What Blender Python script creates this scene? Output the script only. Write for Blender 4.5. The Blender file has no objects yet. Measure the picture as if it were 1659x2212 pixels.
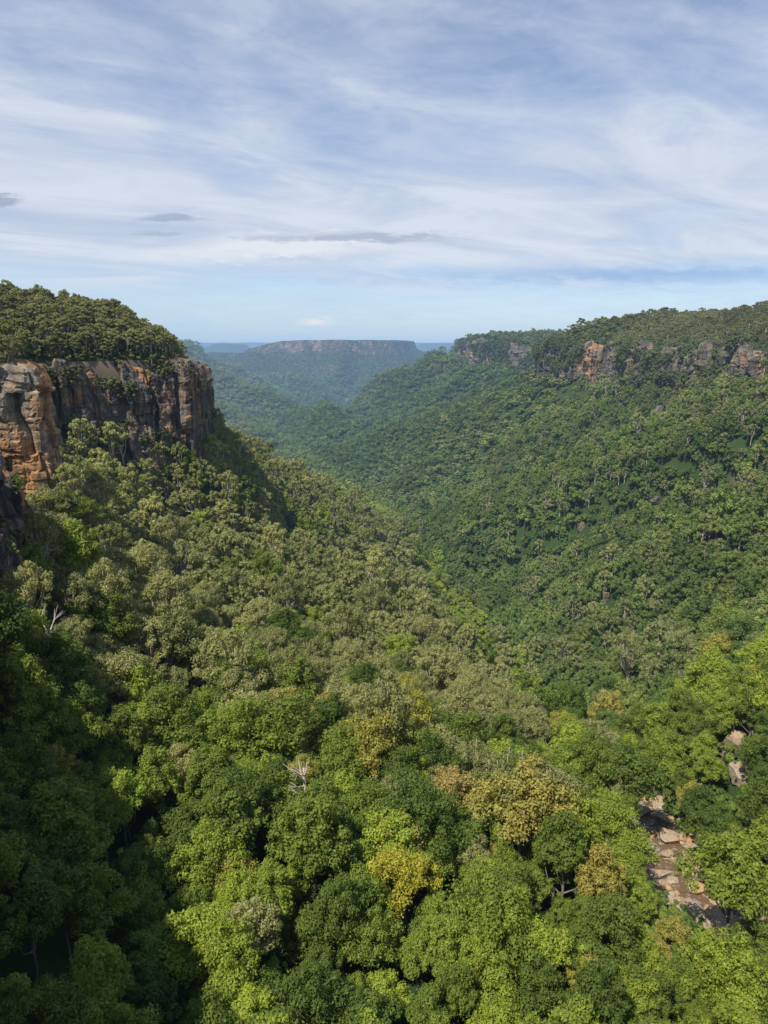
import bpy, math, random
import numpy as np
from math import radians
from mathutils import Vector
rng=np.random.default_rng(11); random.seed(5)
S=bpy.context.scene; C=S.collection
# ------------------------------------------------------------------ camera maths
P=radians(13.8); CP,SP=math.cos(P),math.sin(P); F=1475.0
def project(x,y,z):
    d=y*CP-z*SP; u=y*SP+z*CP
    d=np.where(np.abs(d)<1e-3,1e-3,d)
    return 829.5+F*x/d, 1106-F*u/d, d
def ray(px,py):
    a=(px-829.5)/F; b=-(py-1106)/F
    return np.array([a,CP+b*SP,-SP+b*CP])
# ------------------------------------------------------------------ noise
def _h(xi,yi,s):
    h=(xi.astype(np.int64)*374761393+yi.astype(np.int64)*668265263+s*974634777)&0xffffffff
    h=((h^(h>>13))*1274126177)&0xffffffff
    return ((h^(h>>16))&0xffff)/65535.0
def vn(x,y,s=0):
    x=np.asarray(x,float); y=np.asarray(y,float); x,y=np.broadcast_arrays(x,y)
    xi=np.floor(x); yi=np.floor(y); fx=x-xi; fy=y-yi
    fx=fx*fx*(3-2*fx); fy=fy*fy*(3-2*fy)
    a=_h(xi,yi,s); b=_h(xi+1,yi,s); c=_h(xi,yi+1,s); d=_h(xi+1,yi+1,s)
    return (a*(1-fx)+b*fx)*(1-fy)+(c*(1-fx)+d*fx)*fy
def fbm(x,y,s=0,o=4):
    t=0; a=.5; n=0
    for i in range(o):
        t=t+a*vn(np.asarray(x)*2**i,np.asarray(y)*2**i,s+i*7); n+=a; a*=.5
    return t/n
# ------------------------------------------------------------------ terrain
# each station: y, then (x,z) of LP LU LT LB LM A RM RB RT RP
ST=[  # nearest LU heights: unseen upper ledge, raised to widen the lower-left shadow
(-300,[(-400,36),(-62,32),(-46,-3),(-40,-3),(-20,-3),(58,-3),(95,-3),(135,-3),(142,-3),(400,3)]),
(-3,[(-400,36),(-50,32),(-36,-3),(-32,-3),(-8,-3),(60,-3),(95,-3),(130,-3),(138,-3),(400,5)]),
(5,[(-400,36),(-53,32),(-38,-16),(-34,-48),(-8,-68),(60,-80),(95,-60),(130,-35),(138,-5),(400,5)]),
(50,[(-400,36),(-78,32),(-50,-18),(-46,-46),(-22,-67),(58,-85),(95,-62),(135,-35),(142,-5),(400,8)]),
(85,[(-400,34),(-94,30),(-60,-20),(-56,-45),(-32,-68),(56,-88.5),(92,-66),(150,-35),(158,-5),(400,8)]),
(97,[(-400,32),(-99,28),(-63,-20),(-59,-45),(-34,-70),(49.5,-91),(92,-70),(160,-35),(168,-5),(400,8)]),
(111,[(-400,28),(-105,24),(-67,-19),(-63,-45),(-38,-71),(53,-94),(93,-73),(172,-35),(180,-5),(400,8)]),
(125,[(-400,24),(-112,18),(-70,-19),(-66,-44),(-44,-72),(55,-97),(95,-76),(185,-35),(193,-5),(450,8)]),
(140,[(-400,20),(-120,10),(-104,-9),(-99,-42),(-50,-74),(56,-101),(97,-80),(195,-35),(203,-5),(450,8)]),
(164,[(-400,14),(-126,2),(-108,-6),(-104,-39),(-56,-76),(59,-114),(103,-88),(210,-38),(218,-6),(500,8)]),
(168,[(-400,14),(-120,0),(-91,-6),(-85,-39),(-56,-77),(60,-116),(105,-89),(213,-38),(221,-6),(500,8)]),
(179,[(-400,12),(-124,-1),(-93,-7),(-87,-41),(-58,-78),(61,-122),(110,-92),(220,-38),(228,-6),(500,9)]),
(188,[(-300,14),(-155,3),(-126,-7),(-120,-41),(-60,-80),(62,-127),(117,-95),(226,-38),(234,-6),(500,9)]),
(235,[(-210,16),(-166,6),(-140,-8),(-133,-42),(-62,-87),(68,-149),(140,-106),(250,-42),(258,-6),(520,9)]),
(268,[(-205,17),(-164,8),(-138,-7),(-130,-45),(-64,-92),(71,-163),(150,-110),(268,-42),(276,-5),(520,10)]),
(308,[(-182,18),(-126,7),(-97,-7),(-89,-58),(-52,-99),(73,-178),(165,-113),(283,-43),(291,-4),(540,12)]),
(335,[(-182,18),(-128,9),(-99,-7),(-90,-58),(-54,-102),(73,-185),(170,-114),(288,-43),(296,-3),(540,13)]),
(420,[(-230,16),(-155,6),(-120,-12),(-106,-56),(-66,-110),(73,-204),(190,-118),(305,-45),(313,-8),(400,26)]),
(560,[(-520,20),(-300,8),(-190,-14),(-178,-72),(-104,-98),(60,-218),(200,-125),(325,-45),(333,-6),(405,39)]),
(700,[(-620,20),(-440,5),(-330,-10),(-318,-90),(-78,-147),(45,-225),(190,-130),(322,-44),(330,-6),(395,41)]),
(800,[(-800,20),(-600,5),(-500,-10),(-485,-110),(-150,-205),(33,-230),(182,-136),(312,-44),(320,-6),(385,32)]),
(875,[(-900,20),(-750,5),(-620,-10),(-600,-110),(-220,-222),(19,-235),(170,-140),(296,-46),(304,-4),(365,30)]),
(1100,[(-1100,20),(-900,5),(-760,0),(-745,-100),(-280,-238),(-35,-248),(110,-150),(240,-53),(250,-3),(300,24)]),
(1250,[(-1100,20),(-950,5),(-830,0),(-815,-100),(-340,-235),(-70,-256),(110,-150),(330,-60),(340,-20),(400,-2)]),
(1500,[(-1200,20),(-1000,5),(-900,0),(-885,-80),(-400,-215),(-136,-270),(110,-160),(410,-60),(422,-20),(700,6)]),
(1900,[(-1400,20),(-1200,5),(-1060,0),(-1040,-80),(-540,-225),(-240,-283),(40,-160),(252,-52),(264,16),(700,22)]),
(2150,[(-1500,20),(-1300,5),(-1180,0),(-1160,-80),(-600,-230),(-310,-291),(10,-140),(250,-52),(262,14),(700,20)]),
(2440,[(-1600,20),(-1400,5),(-1300,0),(-1280,-80),(-700,-220),(-395,-300),(0,-140),(250,-60),(270,0),(700,18)]),
(3000,[(-1800,20),(-1500,5),(-1330,0),(-1300,-80),(-720,-185),(-440,-312),(-100,-300),(280,-90),(300,0),(800,18)]),
(3700,[(-1800,12),(-1300,4),(-1060,-2),(-1030,-50),(-760,-175),(-480,-320),(-100,-318),(400,-200),(430,-150),(900,0)]),
(4200,[(-1900,12),(-1400,4),(-1100,-2),(-1070,-50),(-900,-180),(-500,-322),(0,-322),(500,-300),(530,-250),(1200,-50)]),
(4700,[(-1900,-250),(-1500,-300),(-1300,-320),(-1200,-322),(-1000,-322),(-500,-322),(0,-322),(500,-322),(530,-320),(1500,-200)]),
(60000,[(-1900,-322),(-1500,-322),(-1300,-322),(-1200,-322),(-1000,-322),(-500,-322),(0,-322),(500,-322),(530,-322),(1500,-322)]),
]
SY=np.array([s[0] for s in ST],float)
SX=np.array([[p[0] for p in s[1]] for s in ST],float); SZ=np.array([[p[1] for p in s[1]] for s in ST],float)
def cols(y): return [np.interp(y,SY,SX[:,k]) for k in range(10)],[np.interp(y,SY,SZ[:,k]) for k in range(10)]
def sdpoly(x,y,poly):
    d=np.full(x.shape,1e18); ins=np.zeros(x.shape,bool); n=len(poly)
    for i in range(n):
        ax,ay=poly[i]; bx,by=poly[(i+1)%n]; ex,ey=bx-ax,by-ay
        t=np.clip(((x-ax)*ex+(y-ay)*ey)/(ex*ex+ey*ey),0,1)
        d=np.minimum(d,(x-ax-t*ex)**2+(y-ay-t*ey)**2)
        c=((ay>y)!=(by>y))&(x<(bx-ax)*(y-ay)/((by-ay) if by!=ay else 1e-9)+ax); ins^=c
    return np.where(ins,-1,1)*np.sqrt(d)
MESAS=[
 ([(-1010,5150),(-900,4950),(-600,4800),(-250,4720),(60,4860),(150,5100),(240,5900),(-100,7000),(-1300,7000),(-1150,5700)],24,66,.30,190,1),
 ([(-1300,5200),(-1080,4750),(-860,4640),(-860,5600),(-1400,5600)],-62,26,.30,150,2),
 ([(470,7000),(900,6600),(2500,6600),(2500,8200),(600,8200)],-60,40,.35,160,3),
 ([(-2300,9300),(-2000,9000),(-1850,9100),(-1900,9800),(-2400,9800)],0,20,.42,150,5),
 ([(-5000,8200),(-2500,7900),(-2600,8600),(-5000,9600)],-60,40,.35,160,6),
 ([(600,12000),(1500,11500),(6000,11500),(6000,14000),(900,14000)],10,40,.3,200,7),
 ([(-14000,19000),(-3000,16500),(-1000,17500),(2000,17200),(15000,19000),(20000,60000),(-20000,60000)],35,60,.2,400,9),
]
# forested spurs reaching down into the far valley: x0,y0,z0 -> x1,y1,z1
SPURS=[(-1050,3500,-30,-370,2740,-240),(-900,2700,-100,-470,2330,-260),(-700,4700,-100,-330,3800,-260),(-1050,4250,-80,-600,3750,-220),(-150,4750,-105,-60,3950,-255),(240,4750,-115,200,3900,-255),(560,4100,-80,20,3350,-265)]
def H(x,y):
    x=np.asarray(x,float); y=np.asarray(y,float); x,y=np.broadcast_arrays(x,y)
    X,Z=cols(y)
    far=np.clip((y-150)/1500,0,1)
    wob=(fbm(x/90,y/90,3,3)-.5)*60*far
    z=np.where(x<X[0],Z[0],Z[9])
    for k in range(9):
        m=(x>=X[k])&(x<=X[k+1]); t=(x-X[k])/np.maximum(X[k+1]-X[k],.1)
        z=np.where(m,Z[k]*(1-t)+Z[k+1]*t,z)
    mid=np.clip(np.minimum(x-X[3],X[7]-x)/60,0,1)
    z=z+(fbm(x/45,y/45,5,4)-.5)*(7+18*far)*mid*np.clip(np.abs(x-X[5])/25,0,1)
    z=z+wob*mid*np.clip(np.abs(x-X[5])/60,0,1)
    rs=np.clip((x-X[5])/60,0,1); ls=np.clip((X[5]-x)/90,0,1)
    g=np.abs(fbm((y+.55*x)/(135+.07*y),x/420,21,3)-.5)*2
    z=z+(np.clip(g*2.4,0,1)-.65)*(48+.02*y)*mid*rs*np.clip((y-230)/200,0,1)
    g=np.abs(fbm((y-.4*x)/(120+.08*y),x/300,25,3)-.5)*2
    z=z-(1-np.clip(g*3.0,0,1))*(11+.02*y)*mid*ls*np.clip((y-130)/150,0,1)
    z=z+(fbm(x/60,y/60,9,3)-.5)*6*np.clip((y-60)/100,0,1)*(1-mid)*((x<X[1]-20)|(x>X[8]+25))
    z=z+(fbm(x/120,y/120,19,3)-.5)*28*np.clip((y-350)/200,0,1)*np.clip((x-X[8]-15)/40,0,1)
    w=np.clip(1-(np.abs(x-X[5])-5)/5,0,1)*np.clip((150-y)/20,0,1)*np.clip((y-60)/10,0,1)
    z=z*(1-w)+(Z[5]-1.6)*w
    if np.any(y>2200):
        for x0,y0,z0,x1,y1,z1 in SPURS:
            ex,ey=x1-x0,y1-y0; t=np.clip(((x-x0)*ex+(y-y0)*ey)/(ex*ex+ey*ey),0,1)
            d=np.hypot(x-x0-t*ex,y-y0-t*ey); d=np.maximum(d+(fbm(x/140,y/140,61,4)-.5)*120,0)
            z=np.maximum(z,np.where(y>2200,z0+(z1-z0)*t-.52*d-d*d*.0002,-999))
    for poly,zt,cl,sl,nz,sd in MESAS:
        yy=y.astype(float)
        if not np.any(yy>3300): continue
        d=sdpoly(x,y,poly)
        d=d+(fbm(x/(nz*3),y/(nz*3),sd,4)-.5)*nz*2.2*np.clip(d/300,.3,1)
        rid=np.abs(fbm(x/380,y/900,sd+30,3)-.5)*2
        cl2=cl*(.3+1.3*fbm(x/130,y/130,sd+77,3))
        top=zt+(fbm(x/350,y/350,sd+2,3)-.5)*34
        if sd==1: top=top-70*np.clip((-x-720)/320,0,1)
        zz=np.where(d<0,top, top-cl2*np.clip(d/24,0,1)-sl*np.maximum(d-24,0)-(1-np.clip(rid*3,0,1))*105*np.clip(d/260,0,1))
        z=np.maximum(z,np.where(y>3300,zz,-999))
    return z
def hit(px,py,lift=0.0,lo=20,hi=6000):
    d=ray(px,py); s=lo
    while s<hi:
        p=d*s
        if p[2]<float(H(p[0],p[1]))+lift: return p
        s*=1.004
    return d*hi
# ------------------------------------------------------------------ helpers
def meshobj(name,v,f,mats,smooth=False,parent=None,link=True,midx=None):
    me=bpy.data.meshes.new(name)
    v=np.asarray(v,np.float32); f=np.asarray(f,np.int32)
    n=f.shape[1]
    me.vertices.add(len(v)); me.vertices.foreach_set('co',v.ravel())
    me.loops.add(f.size); me.loops.foreach_set('vertex_index',f.ravel())
    me.polygons.add(len(f)); me.polygons.foreach_set('loop_start',np.arange(0,f.size,n,dtype=np.int32))
    try: me.polygons.foreach_set('loop_total',np.full(len(f),n,np.int32))
    except Exception: pass
    for m in mats: me.materials.append(m)
    if midx is not None: me.polygons.foreach_set('material_index',np.asarray(midx,np.int32))
    me.polygons.foreach_set('use_smooth',np.full(len(f),smooth,bool))
    me.update(calc_edges=True); me.validate()
    o=bpy.data.objects.new(name,me)
    if link: C.objects.link(o)
    if parent: o.parent=parent
    return o
def grid_faces(nu,nv):
    i=np.arange(nu-1)[:,None]*nv+np.arange(nv-1)[None,:]
    return np.stack([i,i+nv,i+nv+1,i+1],-1).reshape(-1,4)
def tube(pts,rad,sides=6):
    pts=np.array(pts,float); v=[]; n=len(pts)
    for i in range(n):
        t=pts[min(i+1,n-1)]-pts[max(i-1,0)]; t/=np.linalg.norm(t)+1e-9
        a=np.cross(t,[0,0,1.0] if abs(t[2])<.9 else [1.0,0,0]); a/=np.linalg.norm(a); b=np.cross(t,a)
        for k in range(sides):
            q=2*math.pi*k/sides; v.append(pts[i]+rad[i]*(math.cos(q)*a+math.sin(q)*b))
    f=[]
    for i in range(n-1):
        for k in range(sides):
            k2=(k+1)%sides; f.append((i*sides+k,i*sides+k2,(i+1)*sides+k2,(i+1)*sides+k))
    e=(n-1)*sides
    for k in range(1,sides-2,2): f.append((e,e+k,e+k+1,e+(k+2)%sides))
    return np.array(v),np.array(f)
def joinvf(L):
    V=[];Fa=[];o=0
    for v,f in L: V.append(v);Fa.append(f+o);o+=len(v)
    return np.concatenate(V),np.concatenate(Fa)
# ------------------------------------------------------------------ materials
HAZE_GLOW=(.28,.45,.71,1)
def newmat(name):
    m=bpy.data.materials.new(name); m.use_nodes=True; nt=m.node_tree; nt.nodes.clear()
    m.cycles.emission_sampling='NONE'
    return m,nt
def N(nt,t,**k):
    n=nt.nodes.new(t)
    for a,b in k.items():
        if a=='inp':
            for i,val in b.items():
                if hasattr(val,'is_linked') or isinstance(val,bpy.types.NodeSocket): nt.links.new(val,n.inputs[i])
                else: n.inputs[i].default_value=val
        else: setattr(n,a,b)
    return n
def M(nt,op,a,b=None,c=None,clamp=False):
    n=nt.nodes.new('ShaderNodeMath'); n.operation=op; n.use_clamp=clamp
    for i,v in enumerate((a,b,c)):
        if v is None: continue
        if isinstance(v,bpy.types.NodeSocket): nt.links.new(v,n.inputs[i])
        else: n.inputs[i].default_value=v
    return n.outputs[0]
def mixc(nt,f,a,b,bt='MIX'):
    n=nt.nodes.new('ShaderNodeMix'); n.data_type='RGBA'; n.blend_type=bt
    for i,v in ((0,f),(6,a),(7,b)):
        if isinstance(v,bpy.types.NodeSocket): nt.links.new(v,n.inputs[i])
        else: n.inputs[i].default_value=v if i==0 else ((*v,1) if len(v)==3 else v)
    return n.outputs[2]
def ramp(nt,f,stops,interp='LINEAR'):
    n=nt.nodes.new('ShaderNodeValToRGB'); nt.links.new(f,n.inputs[0]); r=n.color_ramp; r.interpolation=interp
    while len(r.elements)<len(stops): r.elements.new(.5)
    for e,(p,c) in zip(r.elements,stops):
        e.position=p; e.color=(c,c,c,1) if not hasattr(c,'__len__') else (*c[:3],1)
    return n.outputs[0]
def paint_haze(nt,sh):  # paints aerial haze into the material: blue emission grows with distance from origin
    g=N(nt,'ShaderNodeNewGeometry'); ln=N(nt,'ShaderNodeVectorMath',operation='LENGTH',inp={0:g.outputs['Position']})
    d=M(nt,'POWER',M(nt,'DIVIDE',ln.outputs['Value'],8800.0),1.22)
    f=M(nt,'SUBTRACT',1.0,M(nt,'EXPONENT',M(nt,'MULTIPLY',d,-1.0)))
    e=N(nt,'ShaderNodeEmission',inp={0:HAZE_GLOW,1:1.0})
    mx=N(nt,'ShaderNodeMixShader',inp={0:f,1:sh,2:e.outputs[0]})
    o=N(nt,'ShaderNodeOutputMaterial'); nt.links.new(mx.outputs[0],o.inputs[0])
def foliage():
    m,nt=newmat('foliage')
    at=N(nt,'ShaderNodeAttribute',attribute_type='INSTANCER',attribute_name='tint')
    g=N(nt,'ShaderNodeNewGeometry')
    r=M(nt,'MULTIPLY_ADD',g.outputs['Random Per Island'],.75,.68)
    col=N(nt,'ShaderNodeVectorMath',operation='SCALE',inp={0:at.outputs['Color'],'Scale':r})
    ns=N(nt,'ShaderNodeTexNoise',inp={'Scale':.5,'Vector':g.outputs['Position']})
    c2=mixc(nt,M(nt,'MULTIPLY',ns.outputs[0],.25),col.outputs[0],(.24,.24,.075))
    p=N(nt,'ShaderNodeBsdfPrincipled',inp={'Base Color':c2,'Roughness':.55,'Specular IOR Level':.2})
    tc=N(nt,'ShaderNodeVectorMath',operation='MULTIPLY',inp={0:c2,1:(1.75,1.7,.5)})
    t=N(nt,'ShaderNodeBsdfTranslucent',inp={0:tc.outputs[0]})
    mx=N(nt,'ShaderNodeMixShader',inp={0:.32,1:p.outputs[0],2:t.outputs[0]})
    paint_haze(nt,mx.outputs[0]); return m
def barkmat(name,a,b):
    m,nt=newmat(name); g=N(nt,'ShaderNodeNewGeometry')
    mp=N(nt,'ShaderNodeVectorMath',operation='MULTIPLY',inp={0:g.outputs['Position'],1:(2,2,.4)})
    ns=N(nt,'ShaderNodeTexNoise',inp={'Scale':1.0,'Detail':4.0,'Vector':mp.outputs[0]})
    c=mixc(nt,ramp(nt,ns.outputs[0],[(.35,0.),(.65,1.)]),a,b)
    p=N(nt,'ShaderNodeBsdfPrincipled',inp={'Base Color':c,'Roughness':.85}); paint_haze(nt,p.outputs[0]); return m
def rockmat(name,dark,tan,orange,grey,sc=1.0,orf=.5,strat=.4,vert=.85,gr=(.42,.54),patch=None):
    m,nt=newmat(name); g=N(nt,'ShaderNodeNewGeometry'); pos=g.outputs['Position']
    def sv(v): return N(nt,'ShaderNodeVectorMath',operation='MULTIPLY',inp={0:pos,1:v}).outputs[0]
    def no(v,d=5.0,w=0.0): return N(nt,'ShaderNodeTexNoise',inp={'Scale':1.0,'Detail':d,'Roughness':.6,'Distortion':w,'Vector':sv(v)}).outputs[0]
    a=no((.09*sc,.09*sc,.05*sc),5.,.4); b=no((.35*sc,.35*sc,.03*sc),4.); c=no((.05*sc,.05*sc,.75*sc),5.,.3); d=no((1.2*sc,)*3,6.)
    k=mixc(nt,ramp(nt,a,[(orf-.05,0.),(orf+.05,1.)]),tan,orange)
    k=mixc(nt,ramp(nt,no((.13*sc,.13*sc,.09*sc),4.),[(gr[0],0.),(gr[1],1.)]),k,grey)
    if patch:
        yy=N(nt,'ShaderNodeSeparateXYZ',inp={0:pos}).outputs[1]
        q=M(nt,'DIVIDE',M(nt,'SUBTRACT',yy,patch[0]),patch[1]); q=M(nt,'EXPONENT',M(nt,'MULTIPLY',M(nt,'MULTIPLY',q,q),-1.0))
        k=mixc(nt,M(nt,'MULTIPLY',q,ramp(nt,no((.12*sc,)*3,3.),[(.35,.2),(.5,1.)])),k,orange)
    k=mixc(nt,M(nt,'MULTIPLY',ramp(nt,b,[(.46,0.),(.58,1.)]),vert),k,dark)
    k=mixc(nt,M(nt,'MULTIPLY',ramp(nt,c,[(.36,1.),(.46,0.)]),strat),k,dark)
    k=mixc(nt,1.0,k,ramp(nt,d,[(.25,.5),(.75,1.25)]),'MULTIPLY')
    bm=N(nt,'ShaderNodeBump',inp={'Strength':.8,'Distance':.6/sc,'Height':M(nt,'ADD',M(nt,'MULTIPLY',c,.7),d)})
    p=N(nt,'ShaderNodeBsdfPrincipled',inp={'Base Color':k,'Roughness':.9,'Normal':bm.outputs[0]}); paint_haze(nt,p.outputs[0]); return m
def groundmat():
    m,nt=newmat('forest_ground'); g=N(nt,'ShaderNodeNewGeometry'); pos=g.outputs['Position']
    ln=N(nt,'ShaderNodeVectorMath',operation='LENGTH',inp={0:pos}).outputs['Value']
    far=ramp(nt,M(nt,'DIVIDE',ln,6000.0),[(.12,0.),(.5,1.)])
    n1=N(nt,'ShaderNodeTexNoise',inp={'Scale':.05,'Detail':6.,'Roughness':.7,'Vector':pos}).outputs[0]
    n0=N(nt,'ShaderNodeTexNoise',inp={'Scale':.004,'Detail':4.,'Roughness':.6,'Vector':pos}).outputs[0]
    vo=N(nt,'ShaderNodeTexVoronoi',inp={'Scale':.055,'Vector':pos}).outputs['Distance']
    near=mixc(nt,n1,(.022,.045,.012),(.055,.09,.026))
    cano=mixc(nt,ramp(nt,n1,[(.35,0.),(.65,1.)]),(.045,.072,.03),(.12,.14,.055))
    cano=mixc(nt,ramp(nt,n0,[(.4,0.),(.6,.6)]),cano,(.05,.075,.04))
    cano=mixc(nt,1.0,cano,ramp(nt,vo,[(.1,1.25),(.8,.35)]),'MULTIPLY')
    k=mixc(nt,far,near,cano)
    sx=N(nt,'ShaderNodeSeparateXYZ',inp={0:g.outputs['True Normal']}).outputs[2]
    rk=M(nt,'MULTIPLY',M(nt,'MULTIPLY',ramp(nt,sx,[(.50,.9),(.68,0.)]),ramp(nt,n1,[(.42,.1),(.54,1.)])),far)
    rk=M(nt,'MAXIMUM',rk,ramp(nt,sx,[(.32,1.),(.42,0.)]))
    rc=mixc(nt,ramp(nt,N(nt,'ShaderNodeTexNoise',inp={'Scale':.02,'Detail':4.,'Vector':pos}).outputs[0],[(.45,0.),(.6,1.)]),(.10,.09,.075),(.27,.19,.13))
    k=mixc(nt,rk,k,rc)
    hgt=M(nt,'MULTIPLY',M(nt,'SUBTRACT',M(nt,'MULTIPLY',n1,1.5),vo),far)
    bm=N(nt,'ShaderNodeBump',inp={'Strength':1.0,'Distance':13.0,'Height':hgt})
    p=N(nt,'ShaderNodeBsdfPrincipled',inp={'Base Color':k,'Roughness':.95,'Specular IOR Level':.1,'Normal':bm.outputs[0]}); paint_haze(nt,p.outputs[0]); return m
def watermat():
    m,nt=newmat('creek_water'); g=N(nt,'ShaderNodeNewGeometry'); pos=g.outputs['Position']
    n=N(nt,'ShaderNodeTexNoise',inp={'Scale':.55,'Detail':7.,'Roughness':.75,'Distortion':1.0,'Vector':pos}).outputs[0]
    n2=N(nt,'ShaderNodeTexNoise',inp={'Scale':2.5,'Detail':3.,'Vector':pos}).outputs[0]
    f=ramp(nt,n,[(.54,0.),(.66,.85)])
    k=mixc(nt,f,(.17,.105,.055),(.72,.72,.70))
    bm=N(nt,'ShaderNodeBump',inp={'Strength':.3,'Distance':.1,'Height':n2})
    p=N(nt,'ShaderNodeBsdfPrincipled',inp={'Base Color':k,'Roughness':.4,'Normal':bm.outputs[0]}); paint_haze(nt,p.outputs[0]); return m
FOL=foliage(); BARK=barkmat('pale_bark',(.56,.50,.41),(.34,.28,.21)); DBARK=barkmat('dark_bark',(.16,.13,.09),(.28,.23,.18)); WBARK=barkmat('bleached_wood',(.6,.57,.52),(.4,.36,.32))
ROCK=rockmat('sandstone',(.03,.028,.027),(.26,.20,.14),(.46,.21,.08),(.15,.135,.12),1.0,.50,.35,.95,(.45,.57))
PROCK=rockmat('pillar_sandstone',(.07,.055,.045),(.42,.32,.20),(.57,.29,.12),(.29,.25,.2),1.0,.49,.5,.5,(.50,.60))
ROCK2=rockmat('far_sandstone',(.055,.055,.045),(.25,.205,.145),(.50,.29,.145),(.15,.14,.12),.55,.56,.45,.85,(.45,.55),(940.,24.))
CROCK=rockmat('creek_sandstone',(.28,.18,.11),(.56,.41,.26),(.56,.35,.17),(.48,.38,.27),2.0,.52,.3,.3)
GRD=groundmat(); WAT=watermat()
def struct(o,label,cat):
    o['kind']='structure'; o['label']=label; o['category']=cat
def stuff(o,label,cat):
    o['kind']='stuff'; o['label']=label; o['category']=cat
# ------------------------------------------------------------------ ground sheet
ys=[-300,-150,-60,-20,-8,-5,-3]
y=-1.5
while y<330: ys.append(y); y+=2.5
while y<700: ys.append(y); y+=4
while y<1300: ys.append(y); y+=8
while y<3200: ys.append(y); y+=13
while y<5500: ys.append(y); y+=15
while y<45000: ys.append(y); y*=1.02
xs=[0.0]; x=0
while x<22000: x+=2.5+max(0,x-330)*.03; xs.append(x)
xn=[]; x=0
while x<22000: x+=2.5+max(0,x-200)*.02; xn.append(-x)
xs=np.array(xn[::-1]+xs); ys=np.array(ys)
GX,GY=np.meshgrid(xs,ys,indexing='ij'); GZ=H(GX,GY)
o=meshobj('terrain',np.stack([GX,GY,GZ],-1).reshape(-1,3),grid_faces(len(xs),len(ys)),[GRD],True)
struct(o,'forested valley ground falling from the sandstone plateaus to the creek','terrain')
# ------------------------------------------------------------------ cliffs
def resample(p,ds):
    p=np.array(p,float); L=np.r_[0,np.cumsum(np.hypot(*np.diff(p[:,:2],axis=0).T))]
    s=np.arange(0,L[-1],ds); return s,np.stack([np.interp(s,L,p[:,k]) for k in range(p.shape[1])],-1)
def cliff(name,pts,ds,dz,amp,seed,mat,flip=1,off=1.5,inward=12,topn=1.0,strata=1.0,cw=9.0):
    s,q=resample(pts,ds); nz=int(max((q[:,3]-q[:,2]).max()/dz,4))
    t=np.gradient(q[:,:2],axis=0)
    k=max(1,int(2.4/ds)); ker=np.ones(2*k+1)/(2*k+1)
    t=np.stack([np.convolve(np.pad(t[:,i],k,mode='edge'),ker,'valid') for i in (0,1)],-1)
    t/=np.linalg.norm(t,axis=1)[:,None]+1e-9
    n=np.stack([t[:,1],-t[:,0]],-1)*flip
    ztop=q[:,3]+((vn(s/9,0*s,seed+50)-.5)*6+(_h(np.floor(s/5),0*s,seed+51)-.5)*4)*topn
    u=np.linspace(0,1,nz)[None,:]
    Z=q[:,2][:,None]*(1-u)+ztop[:,None]*u; Sg=np.broadcast_to(s[:,None],Z.shape)
    sw=Sg+(fbm(Sg/14,Z/14,seed+1,3)-.5)*8
    blk=np.floor(Z/15+vn(Sg/40,0*Sg,seed+2)*1.5)
    c1=np.floor(sw/cw+_h(blk,0*blk,seed+3)*.35); d=(_h(c1,blk*0,seed+4)-.5)*5.4+(_h(c1,blk,seed+14)-.5)*1.8
    fr=sw/cw+_h(blk,0*blk,seed+3)*.35-c1; d=d-np.exp(-(np.minimum(fr,1-fr)/(.65/cw))**2)*3.8
    c2=np.floor(sw/(cw/2.9)+blk*.37); d=d+(_h(c2,blk,seed+5)-.5)*1.6
    fr=sw/(cw/2.9)+blk*.37-c2; d=d-np.exp(-(np.minimum(fr,1-fr)/.09)**2)*.9
    st=Z/2.6+vn(Sg/35,0*Sg,seed+6)*2.4+vn(Sg/5,Z/6,seed+16)*.9
    l=np.floor(st); fr=st-l; d=d+((_h(l,np.floor(sw/4.5),seed+7)-.5)*.8-np.exp(-(np.minimum(fr,1-fr)/.09)**2)*.3)*strata
    l=np.floor(Z/9.5+vn(Sg/60,0*Sg,seed+8)*1.5); d=d+(_h(l,np.floor(sw/18),seed+9)-.5)*1.4*strata
    d=d+(fbm(Sg/2.6,Z/3.2,seed+10,3)-.5)*1.3+(fbm(Sg/28,Z/60,seed+11,2)-.5)*6
    d=d*amp+off+(1-u)*1.2
    d=d-np.clip((u-.86)/.14,0,1)**2*1.5
    Xv=q[:,0][:,None]+n[:,0][:,None]*d; Yv=q[:,1][:,None]+n[:,1][:,None]*d
    V=np.stack([Xv,Yv,Z],-1)
    caps=[]
    for j,(dd,hh) in enumerate(((1.5,.7),(4,1.2),(inward,.2),(inward+3,-4))):
        r=V[:,-1].copy(); r[:,0]-=n[:,0]*dd; r[:,1]-=n[:,1]*dd; r[:,2]=ztop+hh+(vn(s/3,0*s+j*5,seed+60+j)-.5)*1.0; caps.append(r)
    V=np.concatenate([V]+[c[:,None] for c in caps],1)
    f=grid_faces(V.shape[0],V.shape[1])
    if flip<0: f=f[:,::-1]
    o=meshobj(name,V.reshape(-1,3),f,[mat],False)
    return o,V
def side_pts(y0,y1,kb,kt,step=1.0,zb=-9,zt=0,xo=0):
    r=[]
    for yy in np.arange(y0,y1,step):
        X,Z=cols(yy); r.append((float(X[kb])+xo,yy,float(Z[kb])+zb,float(Z[kt])+zt))
    return r
lc,LV=cliff('sandstone_cliff',side_pts(187,440,3,2,zt=-3),.8,.8,1.0,100,ROCK,1,off=-.5,cw=13.)
struct(lc,'dark vertically fractured sandstone cliff under the wooded dome on the left','cliff')
pc,PV=cliff('sandstone_cliff',side_pts(148,186,3,2,step=.5),.5,.5,.55,173,PROCK,1,off=1.6,inward=9,strata=1.7,topn=.5)
struct(pc,'separate orange and grey sandstone pillar at the far left edge','cliff')
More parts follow.
